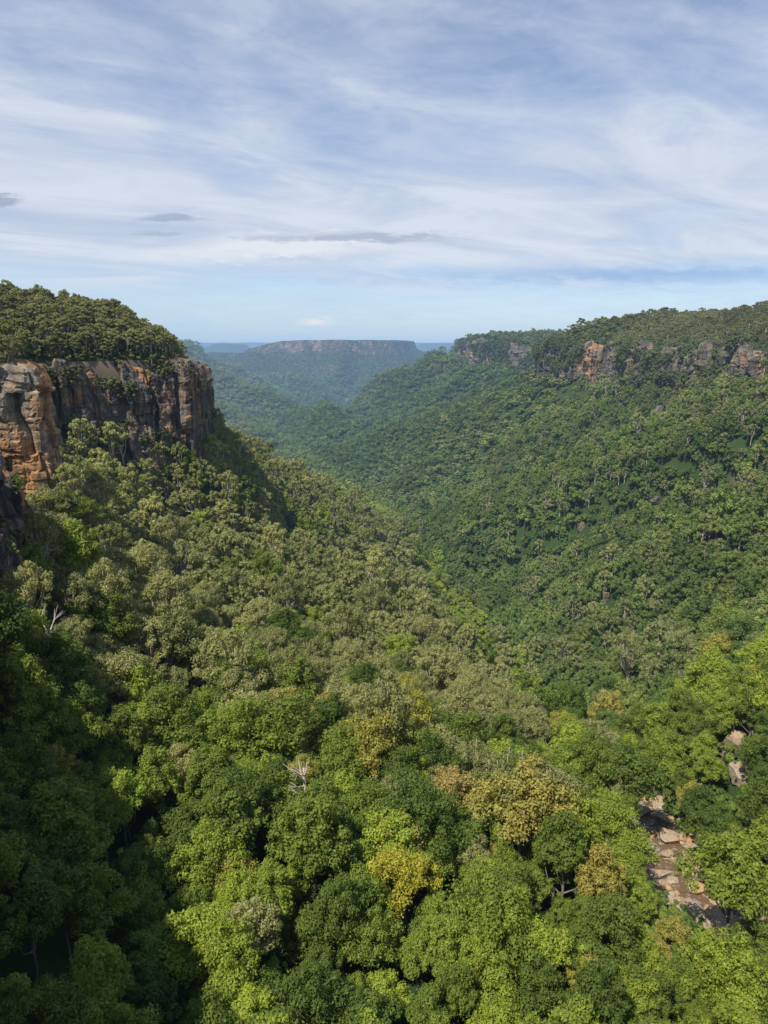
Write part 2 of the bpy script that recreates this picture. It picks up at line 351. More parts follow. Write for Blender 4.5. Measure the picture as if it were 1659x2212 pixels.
nc,NV=cliff('sandstone_cliff',side_pts(4,128,3,2,zb=-6,xo=.5),.6,.6,.9,130,ROCK,1,off=-1,strata=1.8,topn=1.6,inward=8)
struct(nc,'nearest dark rock buttress below the pillar on the left','cliff')
rc,RV=cliff('sandstone_cliff',side_pts(600,1200,7,8,zb=2,zt=-2),1.5,1.2,1.9,200,ROCK2,-1,topn=3.)
struct(rc,'grey and orange broken sandstone cliff along the right valley rim','cliff')
fc,FV=cliff('sandstone_cliff',side_pts(1500,2500,7,8,zb=-2,zt=-6),4,3,2.6,300,ROCK2,-1,inward=25,topn=2)
struct(fc,'grey sandstone bluff at the end of the right rim, far down the valley','cliff')
# ------------------------------------------------------------------ trees
def crown_vf(r,style,h,R,nC,nL,leaf):
    cs=[]
    ex,ey=r.uniform(.8,1.15,2); ph=r.uniform(0,6.3,3)
    if style=='rain':
        Hc=R*1.05
        for i in range(nC):
            a=i*2.399+r.uniform(-.9,.9); e=math.asin(min(1,((i+.5)/nC)*1.2-.2))
            lob=1+.28*math.sin(2*a+ph[0])*math.cos(e)+.2*math.sin(3*a+ph[1]+e*2)
            rr=.74*r.uniform(.5,1.3)*lob
            k=r.uniform(.10,.30)
            cs.append((math.cos(a)*math.cos(e)*R*rr*ex,math.sin(a)*math.cos(e)*R*rr*ey,h-Hc*1.1+math.sin(e)*Hc*.85*r.uniform(.4,1.4),R*k,R*k*r.uniform(.65,.95)))
    else:
        Hc=R*1.15
        for i in range(nC):
            a=i*2.399+r.uniform(-1,1)
            rad=R*math.sqrt((i+.5)/nC)*r.uniform(.6,1.15)
            k=r.uniform(.11,.26)
            cs.append((math.cos(a)*rad*ex,math.sin(a)*rad*ey,h-R*.25-(rad/R)**1.6*Hc*.65-r.uniform(0,1.0)*Hc*r.uniform(0,1),R*k,R*k*r.uniform(.6,.85)))
    cs=np.array(cs); w=cs[:,3]**2; w/=w.sum()
    idx=r.choice(len(cs),nL,p=w); c=cs[idx]
    d=r.normal(size=(nL,3)); d[:,2]+=.35; d/=np.linalg.norm(d,axis=1)[:,None]
    sh=r.uniform(.35,1.25,nL)**.6
    lump=1+.7*(vn(d[:,0]*3.5+idx*7,d[:,1]*3.5+d[:,2]*2.5,77)-.5)
    p=c[:,:3]+d*np.stack([c[:,3],c[:,3],c[:,4]],-1)*(sh*lump)[:,None]
    nn=d*1.0+r.normal(size=(nL,3))*.38+np.array([0,0,.45]); nn/=np.linalg.norm(nn,axis=1)[:,None]
    t=np.cross(nn,r.normal(size=(nL,3))); t/=np.linalg.norm(t,axis=1)[:,None]; b=np.cross(nn,t)
    L=(leaf*r.uniform(.6,1.4,nL))[:,None]; W=L*r.uniform(.45,.75,(nL,1))
    v=np.stack([p-t*L,p-b*W-nn*L*.15,p+t*L,p+b*W-nn*L*.15],1).reshape(-1,3)
    return v,np.arange(nL*4).reshape(-1,4),cs
def trunk_vf(r,style,h,R,cs,lim=9,sides=6,z0=-4):
    th=h*(.62 if style!='rain' else .55); bx,by=r.uniform(-.6,.6,2)
    pts=[(0,0,z0),(bx*.2,by*.2,max(th*.3,z0+.5)),(bx,by*.6,th*.65),(bx*.8,by,th)]
    r0=.36 if style!='rain' else .3
    L=[tube(pts,[r0*1.2,r0,r0*.8,r0*.6],sides)]
    for i in r.permutation(len(cs))[:lim]:
        c=cs[i,:3]; k=r.uniform(.55,1.0); st=np.array([bx*.9*k,by*.8*k,th*k])
        m=(st+c)/2+np.array([c[0]*.12,c[1]*.12,-abs(r.normal())*.6-.3])
        tip=c+np.array([0,0,cs[i,4]*1.2])
        L.append(tube([st,m,tip],[r0*.5,r0*.38,r0*.2],4))
    return joinvf(L)
def build_variant(style,seed,h,R,nC,nL,leaf,lim,sides=6,z0=-4):
    r=np.random.default_rng(seed)
    cv,cf,cs=crown_vf(r,style,h,R,nC,nL,leaf); tv,tf=trunk_vf(r,style,h,R,cs,lim,sides,z0)
    return (cv,cf),(tv,tf)
near=[]
for i in range(5): near.append(('rain',)+build_variant('rain',20+i,17+i*.8,5.2+.35*i,56+8*i,11500,.225,7))
for i in range(5): near.append(('euc',)+build_variant('euc',40+i,20+i*.8,5.2+.3*i,54+4*i,7400,.215,50))
nearparts=[]
for k,(st,c,t) in enumerate(near):
    bk=BARK if st=='euc' else DBARK
    co=meshobj('crown',c[0],c[1],[FOL],False,link=False); to=meshobj('trunk',t[0],t[1],[bk],True,link=False)
    nearparts.append((st,co,to))
LC=bpy.data.collections.new('tree_sources')
def addsrc(i,st,c,t):
    v,f=joinvf([c,t]); mi=np.r_[np.zeros(len(c[1]),int),np.ones(len(t[1]),int)]
    o=meshobj('src_%02d'%i,v,f,[FOL,BARK if st=='euc' else DBARK],False,link=False,midx=mi); LC.objects.link(o)
for i,(st,c,t) in enumerate(near[:4]+near[5:9]): addsrc(i,st,c,t)                                   # 0-3 rain, 4-7 euc
for i in range(4): addsrc(8+i,'rain',*build_variant('rain',60+i,16+i,5.+.4*i,24,1900,.48,2,4,z0=4))
for i in range(4): addsrc(12+i,'euc',*build_variant('euc',70+i,19+i,5.+.3*i,27,1550,.44,12,4,z0=4))
for i in range(4): addsrc(16+i,'rain',*build_variant('rain',80+i,15+i,5.+.4*i,12,340,1.2,0,3,z0=7))
for i in range(2): addsrc(20+i,'rain',*build_variant('rain',90+i,5.+i,3.0,9,800,.35,2,4,z0=-1))  # bushes
# scatter
def scatter_region(x0,x1,y0,y1,sp):
    gx=np.arange(x0,x1,sp); gy=np.arange(y0,y1,sp*.92)
    a,b=np.meshgrid(gx,gy); a=a+(np.arange(len(gy))%2)[:,None]*sp*.5
    a=a+rng.uniform(-.46,.46,a.shape)*sp; b=b+rng.uniform(-.46,.46,b.shape)*sp
    return a.ravel(),b.ravel()
PX=[];PY=[];PL=[]
for (y0,y1,sp,lod) in ((30,175,3.9,0),(175,300,4.5,1),(300,950,5.5,1),(950,2200,10.,2),(2200,3600,17,2),(3600,4300,26,2)):
    w=.66*y1+20
    a,b=scatter_region(-w,w,y0,y1,sp)
    m=np.abs(a)<.62*b+25; PX.append(a[m]);PY.append(b[m]);PL.append(np.full(m.sum(),lod))
a,b=scatter_region(-300,-80,180,460,3.7); cX,_=cols(b); m=(a<cX[2]-1)&(a>-.64*b-10)
PX.append(a[m]);PY.append(b[m]);PL.append(np.full(m.sum(),1))
x=np.concatenate(PX);y=np.concatenate(PY);lod=np.concatenate(PL); z=H(x,y)
X,Z=cols(y)
px,py,dep=project(x,y,z+12)
keep=(dep>20)&(px>-150)&(px<1810)&(py<2520)
vis=fbm(x/22,y/22,91,3)
keep&=~((x>X[2]-1)&(x<X[3]+2)&(y<480)&~((y>186)&(y<232)&(x<X[3]+3)&(x>X[3]-2)&(vis>.45)))
keep&=~((x>X[1]-9)&(x<X[2]+1)&(y<132)&(vis<.5))
inR=(x>X[7]-9)&(x<X[8]+2)&(y>640)&(y<1150)
keep&=~(inR&((fbm(x/40,y/40,92,3)<.41)|(np.abs(y-940)<30)))
keep&=~((x>X[7]-30)&(x<X[7])&(np.abs(y-935)<34)&(rng.random(len(x))<.5))
keep&=~((x>X[7]-6)&(x<X[8]+4)&(y>1880)&(y<2400)&(fbm(x/90,y/90,93,3)<.55))
keep&=~((np.abs(x-X[5])<6.0)&(y>70)&(y<133))
keep&=~((y<52)&(np.hypot(x,y)<20))
keep&=(rng.random(len(x))>.04)
x,y,z,lod,px,py,dep,vis=[a[keep] for a in (x,y,z,lod,px,py,dep,vis)]
X=[a[keep] for a in X]; n=len(x)
side=np.where(x<X[5],0,1); plat=((x<X[2]+2)|(x>X[8]-4))
u=rng.random(n); big=fbm(x/55,y/55,33,3); big2=fbm(x/28,y/28,37,3)
eucp=np.where(plat,.95,np.where(side==0,np.clip((y-76)/62,.03,.93)-np.where(big<.4,.3,0),np.where(z>-75,.5,.22)))
near_ax=np.abs(x-X[5])<22+.03*y
eucp=np.where(near_ax&~plat,eucp*.3,eucp); eucp=np.where((side==1)&(y<170),.08,eucp)
euc=u<eucp
sc=rng.uniform(.38,.78,n); sc=np.where(rng.random(n)<.13,sc*1.35,sc); sc=np.where(y<75,sc*.86,sc)
sc=np.where(plat,sc*.86,sc); sc=np.where(plat&(x<0)&(y<480),.38+.30*rng.random(n),sc)
sc=np.where((y>=300)&(lod==1)&~plat,sc*1.24,np.where((y>=175)&(lod==1)&~plat,sc*1.12,sc))
sc=np.where(lod==2,np.where(y<2200,1.85,np.where(y<3600,2.5,3.2)),1)*sc
shz=sc*rng.uniform(.88,1.3,n); shz=np.where((lod==2),shz*.62,shz)
shz=np.where(plat&(y<1300),shz*.76,shz)
shz=np.where(~plat&(y>250)&(y<950),shz*(.68+.7*big2),shz)
creek_poly=[(1352,1705),(1465,1712),(1495,1800),(1518,1890),(1500,1965),(1440,1985),(1405,1930),(1392,1830)]
def inpoly(a,b,poly):
    return sdpoly(np.asarray(a,float),np.asarray(b,float),poly)
bad=np.zeros(n,bool)
for (dx,hh) in ((0,1.),(0,.75),(-3.8,.7),(3.2,.7),(0,.45),(-2.8,.9),(2.5,.9),(-3,.55)):
    a,b,_=project(x+dx*sc,y,z+hh*18*shz)
    bad|=(inpoly(a,b,creek_poly)<0)
bad&=(y<134)
OUT=[ # px,py, half sizes, material, clearing radius px, label
  (1597,1600,(2.8,2.4,5.6),0,36,'upright tan rock outcrop among trees above the creek, right edge'),
  (1605,1670,(3.2,2.4,3.8),0,30,'broken rock face just above the right bank'),
  (1562,1992,(3.8,2.8,2.0),0,36,'pale flat rock shelf at the lower right below the creek'),
  (1310,1285,(3.2,2.6,8.),1,17,'orange rock scar on the right slope'),
  (1255,1135,(4.,3.,7.),1,14,'grey rock outcrop midway up the right slope'),
  (1425,885,(10.,6.,12.),1,13,'pale rock outcrop below the right rim cliff'),
  (1495,790,(12.,7.,15.),1,12,'tall broken rock wall under the highest part of the right rim'),
  (1180,935,(7.,5.,9.),1,8,'small tan rock patch on the upper right slope'),
  (1560,1160,(5.,3.,8.),1,12,'small rocky scar near the right edge, mid slope'),
  (1420,1080,(5.,3.,8.),1,10,'thin pale rock streak on the right slope')]
OP=[]
for (ca,cb,s_,mt,rad,l) in OUT:
    p=hit(ca,cb,2.0 if mt==0 else 5.0); OP.append(p); dd=project(p[0],p[1],p[2])[2]
    for (dx,hh) in ((0,.95),(0,.7),(-3,.8),(3,.8)):
        a,b,d=project(x+dx*sc,y,z+hh*18*shz); bad|=(np.hypot(a-ca,b-cb)<rad)&(d<dd+6)&(d>dd*.6)
ok=~bad
x,y,z,lod,px,py,dep,vis,side,plat,euc,sc,shz,big,big2=[a[ok] for a in (x,y,z,lod,px,py,dep,vis,side,plat,euc,sc,shz,big,big2)]; X=[a[ok] for a in X]; n=len(x)
v=rng.random(n); v2=rng.random(n)
def lerp(a,b,t): return np.array(a)[None]*(1-t[:,None])+np.array(b)[None]*t[:,None]
T_e=lerp((.19,.21,.07),(.34,.34,.13),v)
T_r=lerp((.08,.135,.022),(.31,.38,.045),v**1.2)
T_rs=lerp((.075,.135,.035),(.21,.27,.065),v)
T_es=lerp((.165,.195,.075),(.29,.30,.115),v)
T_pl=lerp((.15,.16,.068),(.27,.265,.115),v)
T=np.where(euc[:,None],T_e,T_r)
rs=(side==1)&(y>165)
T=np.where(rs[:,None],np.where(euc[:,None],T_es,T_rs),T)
T=np.where((plat&(y<1300))[:,None],T_pl,T)
T=np.where(((v2<.05)&(y<200)&~plat)[:,None],lerp((.34,.33,.05),(.33,.29,.08),v),T)
T=T*(.7+.6*big)[:,None]
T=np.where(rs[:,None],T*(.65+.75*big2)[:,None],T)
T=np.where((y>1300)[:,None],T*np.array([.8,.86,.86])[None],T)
rotz=rng.uniform(0,6.283,n)
# individual trees: the 300 that show largest (visible crown area)
cand=np.where((px>-60)&(px<1720)&(py<2400)&(y<240))[0]; cand=cand[np.argsort(dep[cand])]
own=np.zeros((560,420),bool); area=np.zeros(n)
for i in cand:
    a,b,d=project(x[i],y[i],z[i]+14.5*shz[i]); rr=4.6*sc[i]*F/d/4; a/=4;b/=4
    x0,x1=int(max(a-rr,0)),int(min(a+rr+1,415)); y0,y1=int(max(b-rr*.9,0)),int(min(b+rr*.9+1,553))
    if x1<=x0 or y1<=y0: continue
    yy,xx=np.mgrid[y0:y1,x0:x1]; m=((xx-a)**2+((yy-b)/.9)**2<rr*rr)&~own[y0:y1,x0:x1]
    area[i]=m.sum(); own[y0:y1,x0:x1]|=m
pick=np.argsort(-area)[:300]
single=np.zeros(n,bool); single[pick]=True
def nearest(a,b,want):
    tx,ty,_=project(x[pick],y[pick],z[pick]+14*shz[pick])
    d=np.hypot(tx-a,ty-b); return pick[np.argmax(area[pick]/(1+(d/45)**4)*np.where(euc[pick]==want,1,.02))]
special={}
for (a,b,tint,lab) in [
  (855,1930,(.44,.41,.05),'rainforest tree with golden yellow green crown low in the centre foreground'),
  (1005,1665,(.38,.30,.10),'small rainforest tree with pale orange tinged crown right of centre'),
  (1110,1700,(.37,.33,.08),'yellow brown rainforest tree left of the creek'),
  (1290,1850,(.36,.31,.07),'ochre rainforest tree just left of the lower creek'),
  (360,2060,(.20,.29,.04),'broad fresh green rainforest tree at the lower left beside the shadow'),
  (270,1720,(.27,.36,.045),'vivid lime green rainforest tree at the edge of the left shadow'),
  (1440,1560,(.23,.32,.045),'big round bright green rainforest tree above the creek'),
  (700,1600,(.24,.26,.10),'spreading grey green eucalyptus with exposed limbs in the middle of the slope')]:
    i=nearest(a,b,'eucalyptus' in lab)
    if i in special: continue
    T[i]=tint; special[i]=lab
    if 'broad' in lab or 'big' in lab: sc[i]*=1.35
def tag(o,label,cat,group=None):
    o['label']=label; o['category']=cat
    if group: o['group']=group
def tint_word(i):
    r,g,b=T[i]; q=r/g; l=g
    if q>.95 and not euc[i] : return 'golden green'
    if euc[i]: return 'pale olive' if l>.27 else ('olive' if l>.21 else 'dark olive')
    return 'bright lime green' if l>.30 else ('fresh green' if l>.22 else ('mid green' if l>.16 else 'deep green'))
def zone(i):
    a,b=px[i],py[i]
    if a<260 and b>1500: return 'in the shade at lower left' if b>1800 else 'below the near left cliff'
    if a<300: return 'under the orange rock pillar'
    if a>1500: return 'on the bank right of the creek' if b>1600 else 'on the lower right slope'
    if a>1250 and b>1550: return 'beside the creek' if b<2000 else 'in the bottom right corner'
    if b>2000: return 'along the bottom edge left of centre' if a<829 else 'along the bottom edge right of centre'
    if b>1700: return 'in the lower middle left of centre' if a<829 else 'in the lower middle right of centre'
    if b>1450: return 'halfway down the left slope' if a<700 else 'in the middle of the valley bottom'
    return 'high on the left slope' if a<700 else 'where the two slopes meet'
base={}
for i in pick:
    sz='tall' if shz[i]>.85 else ('small' if shz[i]<.56 else 'rounded')
    if i in special: base[i]=special[i]; continue
    base[i]='%s %s %s %s'%(sz,tint_word(i),'eucalyptus' if euc[i] else 'rainforest tree',zone(i))
byl={}
for i in pick: byl.setdefault(base[i],[]).append(i)
ORD=['leftmost','second from left','third from left','fourth from left','fifth from left','sixth from left','seventh from left','eighth from left','ninth from left','tenth from left']
label={}
for l,L in byl.items():
    L.sort(key=lambda i:px[i])
    for k,i in enumerate(L):
        if len(L)==1: label[i]=l
        elif k==len(L)-1: label[i]=l+', rightmost'
        elif k<10: label[i]=l+', '+ORD[k]
        else: label[i]=l
for i in pick:
    ks=[k for k,p in enumerate(nearparts) if (p[0]=='euc')==bool(euc[i])]
    st,co,to=nearparts[ks[int(rng.integers(len(ks)))]]
    nm='eucalyptus_tree' if euc[i] else 'rainforest_tree'
    e=bpy.data.objects.new(nm,None); C.objects.link(e)
    e.location=(x[i],y[i],z[i]); e.rotation_euler=(rng.normal()*.07,rng.normal()*.07,rotz[i]); e.scale=(sc[i],sc[i],shz[i])
    e.empty_display_size=.5
    tag(e,label[i],'tree','eucalyptus trees of the near forest' if euc[i] else 'rainforest trees of the near forest')
    c=co.copy(); C.objects.link(c); c.parent=e; c['tint']=[float(q) for q in T[i]]; c.name='crown'
    t=to.copy(); C.objects.link(t); t.parent=e; t.name='trunk'
# stuff forests by geometry nodes
def gn_group():
    g=bpy.data.node_groups.new('forest_scatter','GeometryNodeTree')
    g.interface.new_socket('Geometry',in_out='INPUT',socket_type='NodeSocketGeometry')
    g.interface.new_socket('Geometry',in_out='OUTPUT',socket_type='NodeSocketGeometry')
    gi=g.nodes.new('NodeGroupInput'); go=g.nodes.new('NodeGroupOutput')
    ip=g.nodes.new('GeometryNodeInstanceOnPoints'); ci=g.nodes.new('GeometryNodeCollectionInfo')
    ci.inputs['Collection'].default_value=LC; ci.inputs['Separate Children'].default_value=True; ci.inputs['Reset Children'].default_value=True
    def na(nm,t):
        a=g.nodes.new('GeometryNodeInputNamedAttribute'); a.data_type=t; a.inputs['Name'].default_value=nm; return a.outputs['Attribute']
    g.links.new(gi.outputs[0],ip.inputs['Points']); g.links.new(ci.outputs[0],ip.inputs['Instance'])
    ip.inputs['Pick Instance'].default_value=True
    g.links.new(na('pick','INT'),ip.inputs['Instance Index'])
    g.links.new(na('rot','FLOAT_VECTOR'),ip.inputs['Rotation']); g.links.new(na('scl','FLOAT_VECTOR'),ip.inputs['Scale'])
    g.links.new(ip.outputs[0],go.inputs[0]); return g
GN=gn_group()
def scatter(name,P3,rz,scl,tint,pk):
    me=bpy.data.meshes.new(name); m=len(P3); me.vertices.add(m); me.vertices.foreach_set('co',np.asarray(P3,np.float32).ravel())
    tl=np.random.default_rng(m).normal(size=(2,m))*.06
    a=me.attributes.new('pick','INT','POINT'); a.data.foreach_set('value',np.asarray(pk,np.int32))
    a=me.attributes.new('rot','FLOAT_VECTOR','POINT'); a.data.foreach_set('vector',np.stack([tl[0],tl[1],rz],-1).astype(np.float32).ravel())
    a=me.attributes.new('scl','FLOAT_VECTOR','POINT'); a.data.foreach_set('vector',np.asarray(scl,np.float32).ravel())
    a=me.attributes.new('tint','FLOAT_COLOR','POINT'); a.data.foreach_set('color',np.c_[tint,np.ones(m)].astype(np.float32).ravel())
    me.materials.append(FOL)
    o=bpy.data.objects.new(name,me); C.objects.link(o); md=o.modifiers.new('scatter','NODES'); md.node_group=GN; return o
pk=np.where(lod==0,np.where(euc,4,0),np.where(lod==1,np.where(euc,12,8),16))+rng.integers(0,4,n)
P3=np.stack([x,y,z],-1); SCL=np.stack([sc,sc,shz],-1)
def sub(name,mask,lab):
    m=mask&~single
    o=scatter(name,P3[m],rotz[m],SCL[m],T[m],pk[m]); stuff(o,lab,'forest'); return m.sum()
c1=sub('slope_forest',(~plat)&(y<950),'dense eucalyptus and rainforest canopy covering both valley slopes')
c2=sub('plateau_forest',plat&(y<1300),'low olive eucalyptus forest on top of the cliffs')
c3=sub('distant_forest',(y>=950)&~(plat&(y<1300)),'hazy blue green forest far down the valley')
print('TREES',n,c1,c2,c3)
# understory bushes
bx,by=scatter_region(-330,-60,140,430,3.6); bX,bZ=cols(by)
m=(bx<bX[2]+1)&(bx>-.66*by-15); bx,by=bx[m],by[m]; bz=H(bx,by); nb=len(bx); s=rng.uniform(.6,1.2,nb)
o=scatter('understory_shrubs',np.stack([bx,by,bz-.6],-1),rng.uniform(0,6.3,nb),np.stack([s,s,s],-1),lerp((.12,.13,.055),(.21,.21,.09),rng.random(nb)),20+rng.integers(0,2,nb))
stuff(o,'olive scrub filling between the trees on the left plateau','shrubs')
bx,by=scatter_region(20,100,76,150,2.0); bX,bZ=cols(by); q=np.abs(bx-bX[5])
m=(q>5.8)&(q<26)
for p in OP[:3]: m&=(np.hypot(bx-p[0],by-p[1])>3.6)&~((np.abs(bx-p[0]*by/p[1])<2.8)&(by<p[1])&(by>p[1]-8))
bx,by,q=bx[m],by[m],q[m]; bz=H(bx,by); nb=len(bx); s=rng.uniform(.42,.85,nb)*np.clip((q-2)/6,.65,1.1)
o=scatter('creekside_shrubs',np.stack([bx,by,bz-.3],-1),rng.uniform(0,6.3,nb),np.stack([s,s,s],-1),lerp((.07,.14,.03),(.22,.29,.05),rng.random(nb)),20+rng.integers(0,2,nb))
stuff(o,'green shrubs lining both banks of the creek','shrubs')
def ledge(V,nn,lo,hi,tint,s0,s1,name,lab,seed,ymax=None,clear=None):
    r=np.random.default_rng(seed); a=r.integers(2,V.shape[0]-2,nn*4); b=r.integers(int(V.shape[1]*lo),int(V.shape[1]*hi),nn*4)
    den=fbm(a/18,b/9,seed,3)+.12*(b/V.shape[1])
    if ymax: den=den+.15*(V[a,b][:,1]<ymax)
    if clear: den=den-.6*(np.abs(V[a,b][:,1]-clear[0])<clear[1])
    k=np.argsort(-den)[:nn]; p=V[a[k],b[k]]
    s=r.uniform(s0,s1,nn); p=p-np.array([0,0,1])*(s*2.2)[:,None]
    tt=np.array(tint)[None]*r.uniform(.6,1.4,(nn,1))
    o=scatter(name,p,r.uniform(0,6.3,nn),np.stack([s,s,s],-1),tt,20+r.integers(0,2,nn)); stuff(o,lab,'shrubs')
ledge(LV,900,.1,.99,(.14,.16,.065),.25,.95,'ledge_shrubs','olive shrubs clinging to ledges of the dark left cliff',5,225)
ledge(NV,140,.2,.99,(.10,.17,.05),.25,.6,'ledge_shrubs','shrubs on the nearest left rock buttress',15)
ledge(PV,26,.1,.8,(.10,.14,.05),.15,.35,'ledge_shrubs','small tufts on the orange rock pillar',25)
ledge(RV,2500,.02,.99,(.13,.16,.07),.7,2.1,'ledge_shrubs','dark shrubs clinging to ledges of the right rim cliff',6,None,(940,24))
ledge(FV,1100,.1,.95,(.10,.13,.065),1.2,3.2,'ledge_shrubs','shrubs on ledges of the far bluff',8)
# ------------------------------------------------------------------ creek
cy=np.arange(72,140,.3); cu=np.arange(-9,9.01,.3)
CXm,CZm=cols(cy); ax=CXm[5]+np.sin(cy/5)*.6; az=CZm[5]
U,Yc=np.meshgrid(cu,cy,indexing='ij'); AX=ax[None,:]+U
h1=fbm(AX/3.2+.3*Yc/3.4,Yc/4.0,401,4); h2=fbm(AX/1.6,Yc/2.0,411,3)
hh_=np.clip((h1-.42)/.26,0,1); hh_=hh_+.25*(h2-.5); tq=np.floor(hh_*4)/4; hh_=.35*hh_+.65*(tq+np.clip((hh_*4-np.floor(hh_*4))*6,0,1)*.25)
chan=np.exp(-((U-2.6*np.sin(Yc/7+.5))/2.2)**2)
bed=az[None,:]-.95+hh_*2.3+np.maximum(np.abs(U)-5.6,0)*.5-chan*1.1
o=meshobj('creek_bed',np.stack([AX,Yc,bed],-1).reshape(-1,3),grid_faces(len(cu),len(cy)),[CROCK],False)
struct(o,'tan sandstone shelves of the creek bed at lower right','creek bed')
wz=np.broadcast_to((np.floor(az/1.1)*1.1*.6+az*.4-.14)[None,:],U.shape)+(fbm(AX,Yc,5,2)-.5)*.08
o=meshobj('creek_water',np.stack([AX,Yc,wz],-1)[6:-6].reshape(-1,3),grid_faces(len(cu)-12,len(cy)),[WAT],True)
struct(o,'brown shallow creek water with white riffles between the rocks','water')
import bmesh
def rock_mesh(seed,sx,sy,sz,sub=4):
    bm=bmesh.new(); bmesh.ops.create_icosphere(bm,subdivisions=sub,radius=1)
    r=np.random.default_rng(seed); pl=[(Vector((0,0,1)),.5),(Vector((.2,.1,1)).normalized(),.55)]+[(Vector(r.normal(size=3)).normalized(),r.uniform(.48,.8)) for _ in range(14)]
    for v_ in bm.verts:
        for nrm,dd in pl:
            k=v_.co.dot(nrm)
            if k>dd: v_.co-=nrm*(k-dd)*.97
        j=float(fbm(v_.co.x*2+seed,v_.co.y*2+v_.co.z*1.5,seed,3))-.5
        v_.co*=1+j*.35; v_.co=Vector((v_.co.x*sx*1.15,v_.co.y*sy*1.15,v_.co.z*sz))
    me=bpy.data.meshes.new('boulder'); bm.to_mesh(me); bm.free(); return me
def boulder(name,p,s,seed,mat,label,cat='rock',group=None,rot=0):
    me=rock_mesh(seed,*s); me.materials.append(mat)
    o=bpy.data.objects.new(name,me); C.objects.link(o); o.location=p; o.rotation_euler=(0,0,rot); tag(o,label,cat,group); return o
bs=[(0,128,(3.6,2.4,1.1),'pale flat boulder at the upstream head of the visible creek'),
 (-3.5,131,(2.6,1.9,1.2),'tan boulder on the left bank at the top of the creek'),(3.6,124,(2.7,2.1,1.2),'squarish tan boulder on the right bank, upper creek'),
 (-1.5,119,(3.2,1.9,.9),'long flat slab across the upper middle of the creek'),(3.6,116,(2.9,2.2,1.0),'broad tan boulder right of midstream'),
 (-4.2,113,(2.3,1.9,1.0),'small tan boulder on the left edge, mid creek'),(1.0,110,(1.8,1.3,.8),'low boulder splitting the white riffle'),
 (4.6,107,(2.4,2.1,1.2),'blocky boulder at the right edge, mid creek'),(-4.0,103,(2.2,5.6,1.0),'long pale orange slab along the left bank, lower creek'),
 (-.2,101,(1.5,1.1,.7),'small boulder midstream, lower creek'),(3.8,99,(2.2,1.8,1.),'tan boulder on the right bank, lower creek'),
 (-2.6,96,(2.6,1.9,.9),'flat boulder at the lowest visible bend of the creek')]
for k,(u_,yy,s,l) in enumerate(bs):
    zz=float(np.interp(yy,cy,az)); boulder('boulder',(float(np.interp(yy,cy,ax))+u_,yy,zz+.2),(s[0]*.78,s[1]*.82,s[2]*1.2),500+k,CROCK,l,'boulder','boulders in the creek',k)
for k,((a,b,s,mt,rad,l),p) in enumerate(zip(OUT,OP)):
    zz=float(H(p[0],p[1]))
    boulder('rock_outcrop',(p[0],p[1],zz+(1.2 if mt==0 else 2.5)),s,540+k,CROCK if mt==0 else ROCK2,l,'rock',None,k*.7)
def log(a,b,L,r0,ang,label):
    p=hit(a,b,1.6); d=np.array([math.cos(ang),math.sin(ang),.12]); q=[p-d*L/2,p-d*L*.1+np.array([0,0,.15]),p+d*L*.5]
    v_,f_=joinvf([tube(q,[r0,r0*.8,r0*.4],8),tube([q[1],q[1]+np.array([.8,.9,1.2])],[r0*.4,r0*.15],5)])
    o=meshobj('fallen_log',v_,f_,[WBARK],True); tag(o,label,'log')
log(1395,1755,6,.35,.3,'bleached log lying across the rocks at the top of the creek')
log(1240,1775,9,.3,2.6,'thin pale fallen trunk left of the creek')
def dead(a,b,seed,label,lift=14,mat=WBARK,sp=3.5):
    p=hit(a,b,lift); r=np.random.default_rng(seed); z0=float(H(p[0],p[1]))
    e=bpy.data.objects.new('dead_tree',None); C.objects.link(e); e.location=(p[0],p[1],z0); tag(e,label,'tree')
    top=p[2]-z0+2
    tv,tf=tube([(0,0,-1),(.3,0,top*.5),(.1,.3,top)],[.4,.3,.14],7); meshobj('trunk',tv,tf,[mat],True,e)
    for i in range(9):
        a0=r.uniform(0,6.3); k=r.uniform(.55,1); s=np.array([.2*k,.2*k,top*k]); d=np.array([math.cos(a0),math.sin(a0),r.uniform(.5,1.2)])*sp*r.uniform(.6,1.1)
        m=s+d*.5+r.normal(size=3)*.3; L=[tube([s,m,s+d],[.13,.09,.03],5)]
        for j in range(3):
            dd=d*.35+r.normal(size=3)*.7; L.append(tube([m,m+dd*.6,m+dd],[.06,.04,.02],4))
        v_,f_=joinvf(L); meshobj('limb',v_,f_,[mat],True,e)
dead(1170,1480,3,'bleached bare dead tree rising above the canopy right of centre',15)
dead(100,1390,8,'pale bare trunk standing before the dark left cliff',14,BARK,3.)
dead(655,1690,9,'pinkish bare broken limbs poking out in the centre foreground',13,BARK,3.)
